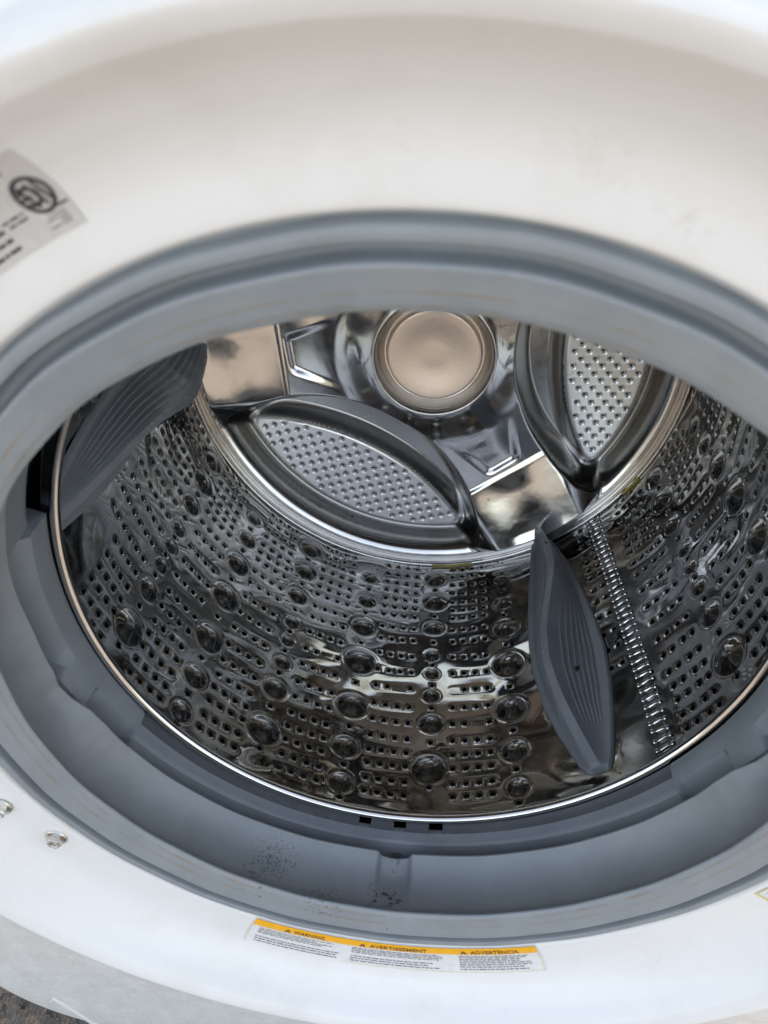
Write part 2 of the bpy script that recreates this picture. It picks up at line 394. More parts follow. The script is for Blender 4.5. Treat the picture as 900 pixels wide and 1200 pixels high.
rl = ring_patch('rating_label', 116.2, 140, 0.2835, 0.3135, 0.0005, M['greypaper'], wm, 50, 14)
rl['label'] = 'pale grey rating label with round certification emblem on upper door ring'
def flat_ring(name, a_c, r_c, ra, rb, lift, mat, parent, s0=0, s1=360, n_=48):
    t = np.radians(np.linspace(s0, s1, n_)); Q = []
    for q in (ra, rb):
        A = a_c + np.degrees(q * np.cos(t) / r_c); Q.append(on_ring(A, r_c + q * np.sin(t), lift))
    return obj(name, grid(name, np.stack(Q, 1), flip=True), mat, parent)
EA, ER = 117.9, 0.2985
flat_ring('emblem_circle', EA, ER, 0.0056, 0.0070, 0.0010, M['ink'], rl)
flat_ring('emblem_arc', EA + 0.35, ER, 0.0026, 0.0039, 0.0010, M['ink'], rl, 30, 330)
def ring_bar(name, ac, rc, w_deg, h, lift, mat, parent, tilt=0.0):
    A = np.array([-w_deg, w_deg, w_deg, -w_deg]) / 2 + ac; Q = np.array([-h, -h, h, h]) / 2 + rc
    A = A + tilt * (Q - rc)
    return obj(name, mesh_np(name, on_ring(A, Q, lift), [(0, 1, 2, 3)], False), mat, parent)
for da in (-0.75, -0.2, 0.45): ring_bar('emblem_stroke', EA + da, ER, 0.22, 0.0088, 0.0011, M['ink'], rl, 40)
ring_bar('emblem_stroke', EA + .7, ER, 0.9, 0.0012, 0.0011, M['ink'], rl)
print_lines('heading_print', 117.8, 126, 0.3100, 0.3120, 1, 0.0009, M['ink'], rl, 3)
print_lines('heading_print', 118.1, 126, 0.3078, 0.3096, 1, 0.0009, M['ink'], rl, 4)
ring_bar('emblem_line', 116.95, 0.2924, 1.3, 0.0007, 0.0010, M['ink'], rl)
print_lines('small_print', 116.9, 118.8, 0.2858, 0.2910, 4, 0.0009, M['inkgrey'], rl, 5)
print_lines('small_print', 119.6, 121.8, 0.2925, 0.2965, 2, 0.0009, M['ink'], rl, 6)
print_lines('small_print', 121.8, 127.5, 0.2850, 0.2990, 4, 0.0009, M['ink'], rl, 8)

sl = ring_patch('caution_label', -32.2, -22, 0.2685, 0.2945, 0.0005, M['paper'], wm, 20, 6)
sl['label'] = 'small white label with yellow outline at the ring beside the gasket'
for (a0, a1, r0, r1) in ((-32.3, -32.0, .2685, .2945), (-32.3, -22, .2683, .2690)):
    ring_patch('outline', a0, a1, r0, r1, 0.0009, M['yellowline'], sl, 10, 4)
ring_bar('print_stroke', -30.3, 0.2735, 1.5, 0.0022, 0.0009, M['ink'], sl)

# --- door gasket
def notch(th_deg, c=-90.2, half=2.9, soft=0.5):
    d = np.abs(adiff(th_deg, c)); return 1 - sstep(half - soft, half + soft, d)
GP = smooth_profile([(0.2690, 0.0060), (0.2668, 0.0016), (0.2656, 0.0040), (0.2640, 0.0066), (0.2618, 0.0062), (0.2607, 0.0006), (0.2598, -0.0008), (0.2575, -0.0015), (0.2552, -0.0012), (0.2544, -0.0002),
                     (0.2538, 0.0050), (0.2525, 0.0082), (0.2496, 0.0085), (0.2482, 0.0060), (0.2476, 0.0006), (0.2470, -0.0010), (0.2458, -0.0015), (0.2440, -0.0012), (0.2410, -0.0004), (0.2360, 0.0008), (0.2310, 0.0022),
                     (0.2284, 0.0034), (0.2271, 0.0045), (0.2270, 0.0058), (0.2284, 0.0072), (0.2330, 0.0100),
                     (0.2385, 0.0160), (0.2418, 0.0250), (0.2420, 0.0345), (0.2392, 0.0440), (0.2348, 0.0512), (0.2338, 0.0526), (0.2342, 0.0538), (0.2380, 0.0548), (0.2660, 0.0575)], 4)
def ridge_shift(th_deg):
    """how far the inner edge of the bowl steps back, by angle (degrees from the +x side)"""
    a = np.abs(adiff(th_deg, -90))             # 0 at the bottom
    return np.interp(a, [0, 40, 50, 58, 62, 66, 70, 73, 76, 85, 100, 180], [0, 0, -.0015, -.002, -.004, -.003, .004, .0055, .002, .001, .004, .004])
def gasket_fn(th_deg, prof):
    Rr = np.repeat(prof[None, :, 0], len(th_deg), 0); Yy = np.repeat(prof[None, :, 1], len(th_deg), 0)
    w = sstep(0.018, 0.050, prof[:, 1])[None, :] * (prof[None, :, 1] > 0.01)
    Rr = Rr + w * ridge_shift(th_deg)[:, None]
    wn_ = sstep(0.012, 0.045, prof[:, 1])[None, :]
    Rr = Rr + wn_ * 0.0085 * (notch(th_deg) * (1 - 0.45 * (np.abs(adiff(th_deg, -90.2)) / 2.9) ** 2))[:, None]
    # small outer tabs where the bead is pulled over the panel edge
    tab = sum(1 - sstep(1.0, 2.2, np.abs(adiff(th_deg, c))) for c in (-129.5, -57.0, 20, 160))
    wo = (prof[None, :, 0] > 0.262) & (prof[None, :, 1] < 0.004)
    Rr = Rr + wo * 0.0022 * tab[:, None]
    Rr = Rr + 0.0003 * np.sin(np.radians(th_deg * 9 + 20))[:, None] + 0.0003 * np.sin(np.radians(th_deg * 23))[:, None]
    return Rr, Yy
gasket = obj('door_gasket', revolve('door_gasket', GP, 1080, fn=gasket_fn), M['gasket'], wm)

# --- drum frame (drum leans back a little)
TA, TZ, Y1 = -0.0958, 0.0128, 0.1095
DT = Matrix.Translation((0.0025, Y1, -0.0013 + ZG)) @ Euler((TA, 0, TZ), 'XYZ').to_matrix().to_4x4()
YB = 0.393; RD = 0.27; RRIM = 0.235
def rim_y(th_deg):                 # front-to-back place of the drum's rim
    return Y1 - math.sin(TA) * RRIM * np.sin(np.radians(th_deg)) + 0.0

# --- tub collar between gasket and drum
LOW = np.array([(.264, 0), (.2585, .14), (.2450, .40), (.2436, .47), (.2432, .54), (.2428, .66), (.2425, .74), (.2450, .76), (.252, .78)])
BLK = np.array([(.264, 0), (.2400, .05), (.2385, .28), (.2372, .46), (.2368, .62), (.2368, .76), (.2372, .88), (.2385, .96), (.250, 1.0)])
PKT = np.array([(.264, 0), (.2600, .06), (.2530, .33), (.2380, .50), (.2370, .62), (.2368, .76), (.2372, .88), (.2385, .96), (.250, 1.0)])
UPP = np.array([(.264, 0), (.2410, .05), (.2415, .25), (.2420, .40), (.2424, .52), (.2430, .62), (.2445, .68), (.251, .72), (.266, .74)])
def collar_fn(th_deg, prof):
    a = np.abs(adiff(th_deg, -90.5))
    wblk = sstep(53.2, 53.9, a); wupp = sstep(97.0, 97.6, a)
    pk = np.interp(a, [53.9, 55, 62, 64.5, 65.5, 72, 74, 76, 90, 96], [.2, .9, .9, .75, 0.0, .1, .95, 1.0, .9, .7])
    def mixp(k):
        b_ = BLK[None, :, k] * (1 - pk[:, None]) + PKT[None, :, k] * pk[:, None]
        q = LOW[None, :, k] * (1 - wblk[:, None]) + b_ * wblk[:, None]
        return q * (1 - wupp[:, None]) + UPP[None, :, k] * wupp[:, None]
    ye = rim_y(th_deg) - 0.004
    return mixp(0), 0.0575 + mixp(1) * (ye - 0.0575)[:, None]
collar = obj('tub_collar', revolve('tub_collar', LOW, 1080, fn=collar_fn), M['collar'], wm); sharp(collar, 24)

# seal segments with drain slots under the drum's rim
def seal_segment(a0, a1):
    n_ = max(3, int((a1 - a0) * 1.2)); t = np.linspace(a0, a1, n_); ye = rim_y(t) - 0.002; y0 = 0.0575 + .735 * (rim_y(t) - 0.004 - 0.0575)
    ring = []
    for (r, f) in ((.2426, 0), (.2424, .5), (.2418, .93), (.2425, 1.0), (.249, 1.0), (.249, 0)):
        y = y0 + (ye - y0) * f; ring.append(np.stack([r * np.cos(np.radians(t)), y, r * np.sin(np.radians(t)) + ZG], -1))
    P = np.stack(ring, 1); V = P.reshape(-1, 3); F = [tuple(q) for q in grid_faces(n_, 6)] + [(k * 6 + 5, k * 6, (k + 1) * 6, (k + 1) * 6 + 5) for k in range(n_ - 1)]
    me = bpy.data.meshes.new('seal_segment'); me.from_pydata(V.tolist(), [], F + [(5, 4, 3, 2, 1, 0), tuple((n_ - 1) * 6 + q for q in range(6))]); 
    o = obj('seal_segment', me, M['collar_dark'], collar); return o
for a0, a1 in ((-143.5, -97.5), (-95.2, -90.9), (-88.6, -84.3), (-81.7, -37.2)): seal_segment(a0, a1)
for a0, a1 in ((-97.5, -95.2), (-90.9, -88.6), (-84.3, -81.7)):      # pale floor of each slot
    t = np.linspace(a0, a1, 4); y0 = 0.0575 + .735 * (rim_y(t) - 0.004 - 0.0575)
    P = np.stack([np.stack([r * np.cos(np.radians(t)), y0 + dy, r * np.sin(np.radians(t)) + ZG], -1) for r, dy in ((.2436, -.0004), (.2436, .0042), (.252, .0055))], 1)
    obj('slot_floor', grid('slot_floor', P), M['collar'], collar)
# little tab feet showing behind the bowl's edge
for c in (-95.0, -90.0, -84.5):
    v, f = box(-.0035, .0035, -.002, .003, -.004, .002)
    a = rad(c); o = obj('clip_tab', mesh_np('clip_tab', v, f, False), M['collar_dark'], collar,
        Matrix.Translation((.2545 * math.cos(a), .0620, .2545 * math.sin(a) + ZG)) @ Matrix.Rotation(-(a + math.pi / 2), 4, 'Y'))

# --- outer tub: dark shell behind everything
TP = [(0.300, -0.03), (0.300, 0.0), (0.300, YB + 0.04), (0.26, YB + 0.08), (0.002, YB + 0.08)]
a = np.radians(np.linspace(0, 360, 96, endpoint=False))
P = np.stack([np.stack([r * np.cos(a), np.full(96, y), r * np.sin(a)], -1) for r, y in TP], 1)
tub = obj('outer_tub', grid('outer_tub', P, wrap=True), M['tub'], wm, DT)

# --- drum wall: perforated, embossed cylinder
NI = 1320; DTH = 360 / NI; DY = 0.00129; NJ = int(YB / DY) + 2
ii = np.arange(NI); jj = np.arange(NJ)
TH, YY = np.meshgrid(ii * DTH, jj * DY, indexing='ij')
Rb = np.where(YY < 0.032, RRIM + (RD - RRIM) * np.sqrt(np.clip(1 - (1 - YY / 0.032) ** 2, 0, 1)), RD)
H = np.zeros_like(TH)
ARC = rad(DTH) * RD
def add_local(thc, yc, rt, ry, fn):
    ic = int(round((thc % 360) / DTH)); jc = int(round(yc / DY)); ni = int(rt / ARC) + 2; nj = int(ry / DY) + 2
    I = (np.arange(ic - ni, ic + ni + 1)) % NI; J = np.arange(max(0, jc - nj), min(NJ, jc + nj + 1))
    A = adiff(TH[np.ix_(I, J)], thc) * (ARC / DTH); Bq = YY[np.ix_(I, J)] - yc
    H[np.ix_(I, J)] += fn(A, Bq)
ROWS = [.0458, .0602, .077, .0926, .1097, .1297, .1506, .1748, .199, .2232, .2481, .2672, .2871, .302, .316, .332, .3465, .362, .378]
SEQ_A = [(.050, .0095), (.091, .0115), (.142, .0148), (.204, .0158), (.2585, .0130), (.303, .0105), (.345, .0085)]
SEQ_B = [(.078, .0155), (.131, .0112), (.167, .0080), (.197, .0072), (.226, .0080), (.2700, .0112), (.3170, .0140), (.360, .0125)]
COLS = []
for base in (0, -120, 120):
    for k, a in enumerate((-69.0, -85.4, -101.8, -118.1, -134.5, -150.9)):
        if base == 120: a = a - 0.0
        COLS.append((a + base, SEQ_A if k % 2 == 0 else SEQ_B))
# the panel after the seam sits a few degrees on
COLS = [(a, s) for a, s in COLS if not (-45 < adiff(a, 0) < 58)]
COLS += [(-24.5, SEQ_B), (-8.2, SEQ_A), (8.2, SEQ_B), (24.5, SEQ_A), (40.5, SEQ_B)]
GROUPS = []
for base in (0, -120, 120):
    GROUPS += [(a + base, 4) for a in (-77.2, -93.6, -110.0, -126.3, -142.7)] + [(-158.6 + base, 4), (-166.2 + base, 2)]
GROUPS = [(a, k) for a, k in GROUPS if not (-45 < adiff(a, 0) < 62)]
GROUPS += [(-33.0, 4), (-16.3, 4), (0.0, 4), (16.4, 4), (32.5, 4)]
def dome(Rr, Hh):
    def f(A, B_):
        u = np.hypot(A, B_) / Rr; d = np.where(u < 1, Hh * np.clip(1 - u ** 2.3, 0, 1) ** 1.45, 0)
        moat = -0.0005 * np.exp(-((u - 1.12) / 0.12) ** 2); return d + moat
    return f
holes = []
for a, seq in COLS:
    for (y, r) in seq:
        r2_ = r * random.uniform(.95, 1.06); add_local(a + random.gauss(0, .12), y + random.gauss(0, .0006), r * 1.6, r * 1.6, dome(r2_, r * (random.uniform(.27, .32) if y < .12 else random.uniform(.36, .46))))
    for (y0, r0), (y1, r1) in zip(seq[:-1], seq[1:]):
        e0, e1 = y0 + r0, y1 - r1
        if e1 - e0 > 0.0065: holes.append((a, 0.5 * (e0 + e1)))
    holes.append((a, seq[0][0] - seq[0][1] - 0.006))
PITCH = 9 * DTH
def pill(L, wv, amp):
    def f(A, B_):
        d = np.hypot(np.maximum(np.abs(A) - L, 0), B_); return amp * (1 - sstep(wv * 0.55, wv, d))
    return f
for a, k in GROUPS:
    for j, y in enumerate(ROWS):
        if k == 2 and (y < 0.13): continue
        gap = min(abs(y - q) for q in ROWS if q != y)
        add_local(a, y, 0.034, 0.012, pill((k - 1) / 2 * 9 * ARC, min(0.0078, gap * 0.52), -0.00004 - 0.00020 * random.random()))
        for q in range(k):
            if random.random() < 0.004: continue
            holes.append((a + (q - (k - 1) / 2) * PITCH, y))
# gentle unevenness of the pressed sheet
for _ in range(46):
    fx = rng.integers(2, 26); fy = rng.uniform(4, 40); ph = rng.uniform(0, 6.28, 2)
    H += 0.00030 / math.sqrt(fx * 0.25 + fy * 0.12 + 1) * np.sin(np.radians(TH) * fx + ph[0]) * np.sin(YY * fy * 6.28 * 0.5 + ph[1])
# weld band either side of the seam and lifter seats stay plain
P = np.empty((NI, NJ, 3)); THw = TH.copy(); Yw = YY.copy(); Hw = H.copy()
keep = np.ones((NI, NJ - 1), bool); used = set()
R1, R2 = 0.00218, 0.0023
for (a, y) in holes:
    ic = int(round((a % 360) / DTH)) % NI; jc = int(round(y / DY))
    if jc < 5 or jc > NJ - 6: continue
    if any(((ic + q) % NI, jc + s_) in used for q in range(-5, 6) for s_ in range(-5, 6)): continue
    used.add((ic, jc)); h0 = H[ic, jc]
    for di in range(-3, 4):
        for dj in range(-3, 4):
            k = max(abs(di), abs(dj)); i = (ic + di) % NI; j = jc + dj
            if k in (1, 2):
                nrm = math.hypot(di, dj); r = R1 if k == 1 else R2
                THw[i, j] = ic * DTH + di / nrm * r / RD * 57.29578; Yw[i, j] = jc * DY + dj / nrm * r
            Hw[i, j] = H[i, j] + {0: -.0030, 1: -.0022, 2: -.0007, 3: 0.0}[k]
            if k == 2: Hw[i, j] = 0.5 * H[i, j] + 0.5 * h0 - .0007
    for di in (-1, 0):
        for dj in (-1, 0): keep[(ic + di) % NI, jc + dj] = False
Rw = Rb - Hw; t = np.radians(THw)
P = np.stack([Rw * np.cos(t), Yw, Rw * np.sin(t)], -1)
me = clean_rows(grid('drum_wall', P, wrap=True, keep=keep, flip=True))
drum = obj('drum_wall', me, M['wall'], wm, DT); sharp(drum, 42)
# rolled rim
a = np.linspace(0, 2 * math.pi, 360, endpoint=False); b_ = np.linspace(0, 2 * math.pi, 17)
P = np.stack([np.stack([(RRIM + .0012 + .0034 * np.cos(q)) * np.cos(a), np.full(360, -.0018 + .0034 * math.sin(q)), (RRIM + .0012 + .0034 * np.cos(q)) * np.sin(a)], -1) for q in b_], 1)
obj('drum_rim', grid('drum_rim', P, wrap=True), M['rim'], drum)
P = np.stack([np.stack([r * np.cos(a), np.full(360, y), r * np.sin(a)], -1) for r, y in ((.2375, -.001), (.2400, .004), (.262, .010), (.275, .030), (.2755, .1))], 1)
obj('front_flange', grid('front_flange', P, wrap=True), M['tub'], drum)

# crimped seam: a ladder of pressed stitches
def crimp_mesh():
    parts = []
    def caps(cx, cz, L, r, h, along='x'):
        n1, n2 = 12, 5; V = []
        for k in range(n2):
            q = k / (n2 - 1) * math.pi / 2
            for s_ in range(n1):
                t = s_ / n1 * 2 * math.pi; ox = L if math.cos(t) >= 0 else -L
                V.append((cx + ox + r * math.cos(q) * math.cos(t), cz + r * math.cos(q) * math.sin(t), h * math.sin(q)))
        V = np.array(V).reshape(n2, n1, 3).transpose(1, 0, 2)
        parts.append((V.reshape(-1, 3), grid_faces(n1, n2, True)))
    caps(0, 0, .0030, .0021, .0024)
    caps(-.0072, .0012, 0, .0026, .0026); caps(.0072, -.0012, 0, .0026, .0026)
    V, F = merged(parts); V[:, 2] -= .0002
    return mesh_np('seam_crimp', V, F)
cm = crimp_mesh(); NC = 38
for k in range(NC):
    y = 0.040 + (YB - 0.050) * k / (NC - 1); a = rad(-41.2 - 2.2 * (y / YB) ** 2)
    e_in = Vector((-math.cos(a), 0, -math.sin(a))); e_y = Vector((0, 1, 0)); e_t = Vector((-math.sin(a), 0, math.cos(a)))
    mt = Matrix((e_t, e_y, e_in)).transposed().to_4x4(); mt.translation = Vector((RD * math.cos(a), y, RD * math.sin(a)))
    o = obj('seam_crimp', cm, M['rim'], drum, mt @ Matrix.Rotation(rng.uniform(-.15, .15), 4, 'Z'))

# --- back plate with three pans, arms and hub
ARM0 = -56.0
PANC = [-116.0, 4.0, 124.0]
def pan_uv(x, z, c):
    c = math.radians(c); return -math.sin(c) * x + math.cos(c) * z, math.cos(c) * x + math.sin(c) * z
def sdf_pan(u, v): return smax(np.hypot(u, v) - 0.2500, np.hypot(u, v - 0.274) - 0.190, 0.016)
def sdf_plateau(u, v): return smax(np.hypot(u, v) - 0.2310, np.hypot(u, v - 0.425) - 0.292, 0.016)
PAN_D, PLAT = 0.040, 0.023
def plate_h(x, z):
    """height towards the viewer"""
    r = np.hypot(x, z); h = np.zeros_like(r)
    # outer bead, then the groove where the plate meets the wall
    h += 0.0030 * np.exp(-((r - 0.2560) / 0.0045) ** 2)
    h -= 0.006 * sstep(0.2580, 0.2655, r)
    # hub collar
    h += 0.014 * (1 - sstep(0.058, 0.108, r)) - 0.018 * (1 - sstep(0.0525, 0.0640, r))
    for k in range(3):
        c = math.radians(ARM0 + 120 * k); a_ = math.cos(c) * x + math.sin(c) * z; b_ = -math.sin(c) * x + math.cos(c) * z
        pocket = sstep(0.095, 0.150, a_) * (1 - sstep(0.1500, 0.1590, a_ + 0.10 * b_)) * (1 - sstep(-0.006, 0.006, np.abs(b_) - 0.0170 - 0.36 * np.clip(0.157 - a_, 0, 1)))
        h -= 0.0036 * pocket * (a_ > 0)
        outer = sstep(0.1600, 0.1665, a_ + 0.06 * b_) * (1 - sstep(0.050, 0.090, np.abs(b_))) * (a_ > 0)
        _d = np.clip(a_ - 0.160, 0, 1)
        h += (0.0016 + 0.27 * _d * _d / (_d + 0.008)) * outer * (1 - sstep(0.247, 0.256, r))
        crown = np.exp(-(b_ / 0.030) ** 2) * sstep(0.16, 0.19, a_) * (a_ > 0)
        h -= 0.0018 * crown * (1 - sstep(0.235, 0.252, r))
    h += 0.00045 * (np.sin(41 * x + 3) * np.sin(37 * z + 1) + 0.5 * np.sin(83 * x + 57 * z)) * sstep(0.07, 0.10, r) * (1 - sstep(0.245, 0.255, r))
    for c in PANC:
        u, v = pan_uv(x, z, c); s1 = sdf_pan(u, v)
        h = h * (1 - sstep(-0.002, -0.012, s1)) if False else h
        lip = 0.0 * np.exp(-((s1 - 0.0025) / 0.0028) ** 2)
        wall = sstep(0.0015, -0.0190, s1)
        h = h * (1 - sstep(0.001, -0.008, s1)) + lip - PAN_D * wall
        s2 = sdf_plateau(u, v)
        h = h + PLAT * sstep(0.0105, -0.0085, s2)
    return h
NR = 250; NA = 900
rr = np.concatenate([np.linspace(0.045, 0.2690, NR)]); aa = np.radians(np.linspace(0, 360, NA, endpoint=False))
A, Rr = np.meshgrid(aa, rr, indexing='ij'); X, Z = Rr * np.cos(A), Rr * np.sin(A)
Hh = plate_h(X, Z); P = np.stack([X, YB - Hh, Z], -1)
cut = np.zeros_like(Hh, bool)
for c in PANC: cut |= sdf_plateau(*pan_uv(X, Z, c)) < -0.0085
kp = ~(cut & np.roll(cut, -1, 0))[:, :-1]
me_b = grid('back_plate', P, wrap=True, keep=kp)
in_pan = np.zeros_like(Hh, bool)
for c in PANC: in_pan |= sdf_pan(*pan_uv(X, Z, c)) < -0.0015
me_b.materials.append(M['plate']); me_b.materials.append(M['pan'])
me_b.polygons.foreach_set('material_index', in_pan[:, :-1].reshape(-1)[kp.reshape(-1)].astype(np.int32))
back = obj('back_plate', clean_rows(me_b), M['plate'], wm, DT)
# ring seam between wall and plate
P = np.stack([np.stack([r * np.cos(aa), np.full(NA, y), r * np.sin(aa)], -1) for r, y in ((.2702, YB - .004), (.2690, YB - .0075), (.2672, YB - .0085), (.2658, YB - .0070), (.2655, YB + .012))], 1)
obj('joint_bead', grid('joint_bead', P, wrap=True), M['rim'], back)
# perforated panels (one mesh, three copies)
GS = 0.00128; nu = int(0.330 / GS); nv = int(0.130 / GS)
U = (np.arange(nu) - nu // 2) * GS; Vv = 0.122 + np.arange(nv) * GS
UU, VV = np.meshgrid(U, Vv, indexing='ij'); U2, V2 = UU.copy(), VV.copy(); dH = np.zeros_like(UU)
kp = np.ones((nu - 1, nv - 1), bool); s_all = sdf_plateau(UU, VV)
row = 0; j = 8
while j < nv - 8:
    off = 6 if row % 2 else 0
    for i in range(8 + off, nu - 8, 13):
        if s_all[i, j] > -0.0100: continue
        for di in range(-2, 3):
            for dj in range(-2, 3):
                k = max(abs(di), abs(dj))
                if k == 0: dH[i, j] = -.0025; continue
                nrm = math.hypot(di, dj); r = .00145 if k == 1 else .0026
                U2[i + di, j + dj] = UU[i, j] + di / nrm * r; V2[i + di, j + dj] = VV[i, j] + dj / nrm * r
                dH[i + di, j + dj] = -.0022 if k == 1 else -.0003
        for di in (-1, 0):
            for dj in (-1, 0): kp[i + di, j + dj] = False
    j += 6; row += 1
inside = s_all < -0.0050
kp &= (inside[:-1, :-1] | inside[1:, :-1] | inside[:-1, 1:] | inside[1:, 1:])
base_h = -PAN_D + PLAT
_c = math.radians(PANC[0]); hh = plate_h(-math.sin(_c) * U2 + math.cos(_c) * V2, math.cos(_c) * U2 + math.sin(_c) * V2) + dH + 0.0002
me_p = clean_rows(grid('perforated_panel', np.stack([U2, -hh, V2], -1), keep=kp, flip=True))
for c in PANC:
    # local (u, y, v) -> drum (x, y, z): x = -sin c u + cos c v ; z = cos c u + sin c v
    c_ = math.radians(c); mt = Matrix(((-math.sin(c_), 0, math.cos(c_), 0), (0, 1, 0, YB), (math.cos(c_), 0, math.sin(c_), 0), (0, 0, 0, 1)))
    obj('perforated_panel', me_p, M['satin'], back, mt)
# hub cap: dished disc
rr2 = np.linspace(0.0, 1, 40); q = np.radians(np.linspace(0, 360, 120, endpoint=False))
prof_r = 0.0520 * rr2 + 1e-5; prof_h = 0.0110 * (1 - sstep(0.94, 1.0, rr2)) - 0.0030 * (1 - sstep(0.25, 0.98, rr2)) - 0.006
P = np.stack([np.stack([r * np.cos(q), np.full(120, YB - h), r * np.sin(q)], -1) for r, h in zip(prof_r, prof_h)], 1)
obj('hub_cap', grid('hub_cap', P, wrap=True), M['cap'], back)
# smear of yellow grease on the joint
def joint_smear(a0, a1, w):
    t = np.radians(np.linspace(a0, a1, 16)); wv = w * (0.7 + 0.3 * np.sin(np.linspace(0, 9, 16)))
    P = np.stack([np.stack([r * np.cos(t), YB - .0100 - dy * wv / w, r * np.sin(t)], -1) for r, dy in ((.2662, -.0016), (.2670, -.0010), (.2678, -.0006), (.2685, -.0003), (.2690, 0.0))], 1)
    obj('grease_smear', grid('grease_smear', P, flip=False), M['residue'], back)
joint_smear(-86.3, -76.0, 0.004); joint_smear(-33.5, -28.0, 0.003)

# --- lifters
NT, NW = 180, 261
def lifter_mesh():
    y0, y1 = 0.043, 0.400
    t = np.linspace(0, 1, NT); y = y0 + (y1 - y0) * t
    # half width in metres and centre drift
    hw = np.interp(t, [0, .015, .04, .08, .15, .25, .38, .5, .65, .8, .92, 1], [.008, .0135, .0165, .0205, .0270, .0340, .0385, .0375, .0325, .0245, .0165, .0100])
    cen = np.interp(t, [0, .2, .5, .8, 1], [.011, .005, 0, -.003, -.008])
    crest = np.interp(t, [0, .06, .15, .24, .32, .42, .52, .62, .70, .80, .90, 1], [.010, .004, -.004, -.010, -.0125, -.008, .004, .0165, .0215, .0180, .008, -.003])
    Ht = np.interp(t, [0, .02, .05, .10, .18, .30, .45, .60, .75, .88, .96, 1], [.004, .009, .014, .020, .029, .038, .043, .044, .042, .037, .030, .022])
    ker = np.hanning(9); ker /= ker.sum()
    sm = lambda v: np.convolve(np.pad(v, 4, mode='edge'), ker, 'valid')
    hw, cen, crest, Ht = sm(hw), sm(cen), sm(crest), sm(Ht)
    s_ = np.linspace(-1, 1, NW); P = np.zeros((NT, NW, 3)); S = np.zeros((NT, NW)); HH = np.zeros((NT, NW))
    for k in range(NT):
        x = cen[k] + s_ * hw[k]
        cr = cen[k] * .3 + crest[k] * 0.85; cb = 0.0042 * min(1, .4 + hw[k] / .03)     # crest band half width
        L = cen[k] - hw[k]; R_ = cen[k] + hw[k]; fl = 0.0065 * min(1, hw[k] / .03)
        # fraction from flange foot to crest edge
        fl_ = np.where(x < cr, np.clip((x - (L + fl)) / max(1e-4, cr - cb - L - fl), 0, 1), np.clip(((R_ - fl) - x) / max(1e-4, R_ - fl - cr - cb), 0, 1))
        base = 0.0045
        prof = np.where(x < cr, sstep(0, 1, fl_) * .6 + fl_ * .4, 0.75 * fl_ ** 2.2 + 0.25 * sstep(0, 1, fl_))
        h = base + (Ht[k] - base) * prof
        edge = np.minimum(x - L, R_ - x); h = h * sstep(-.0012, .0018, edge) - .001 * (edge < 1e-6)
        P[k, :, 0] = x; P[k, :, 1] = y[k]; HH[k] = h; S[k] = fl_ * np.where(x < cr, -1, 1)
    # round off the ends
    HH *= np.clip(np.minimum((y - y0) / 0.004, 1), 0.02, 1)[:, None] ** .5
    HH *= (np.clip((y1 - y) / 0.012, 0.02, 1) ** .5)[:, None]
    return P, HH, S, y, cen, crest, hw, Ht
LP, LH, LS, Ly, Lc, Lcr, Lhw, LHt = lifter_mesh()
# moulded grooves on both flanks
NG = 6
tpar = np.linspace(0, 1, NT)[:, None]
gd = np.zeros_like(LH)
env = sstep(.10, .22, tpar) * (1 - sstep(.86, .95, tpar))
for k in range(NG):
    f = 0.16 + 0.115 * k
    for sg in (-1, 1):
        gd += np.exp(-((LS * sg - f) / 0.026) ** 2) * env
LH2 = LH + 0.0020 * gd
def wrap_cyl(x, y, h, ang):
    """x tangential, y along the axis, h inwards from the wall"""
    a = rad(ang) + x / RD; return np.stack([(RD - h) * np.cos(a), y, (RD - h) * np.sin(a)], -1)
Pl = wrap_cyl(LP[..., 0], LP[..., 1], LH2, 0.0)
me_l = grid('lifter', Pl, flip=False)
# pin dots along the crest band
def dot_mesh():
    n1 = 8; V = [(0, 0, .0009)]; 
    for r, h in ((.0006, .0008), (.0011, .0003), (.0012, -.0004)):
        V += [(r * math.cos(q * 2 * math.pi / n1), r * math.sin(q * 2 * math.pi / n1), h) for q in range(n1)]
    F = []
    for ringk in range(2):
        o = 1 + ringk * n1
        F += [(o + q, o + (q + 1) % n1, o + n1 + (q + 1) % n1, o + n1 + q) for q in range(n1)]
    me = bpy.data.meshes.new('pin_dot'); me.from_pydata(V, [], [(0, 1 + q, 1 + (q + 1) % n1) for q in range(n1)] + F)
    for p in me.polygons: p.use_smooth = True
    return me
me_d = dot_mesh()
def surf(tk, xx):
    k = int(round(tk * (NT - 1))); return np.interp(xx, LP[k, :, 0], LH2[k]), Ly[k]
for base in (0, -120, 120):
    lf = obj('lifter', me_l, M['lifter'], wm, DT @ Matrix.Rotation(-rad(-56.0 + base * 1.033), 4, 'Y'))
    for q in range(16):
        tk = 0.30 + 0.62 * q / 15; k = int(round(tk * (NT - 1))); xx = Lc[k] * .3 + Lcr[k] * .85 - 0.0022
        h, y = surf(tk, xx); a = xx / RD
        e_in = Vector((-math.cos(a), 0, -math.sin(a))); e_t = Vector((-math.sin(a), 0, math.cos(a)))
        mt = Matrix((e_t, Vector((0, 1, 0)), e_in)).transposed().to_4x4(); mt.translation = Vector(((RD - h) * math.cos(a), y, (RD - h) * math.sin(a)))
        obj('pin_dot', me_d, M['lifter'], lf, mt)

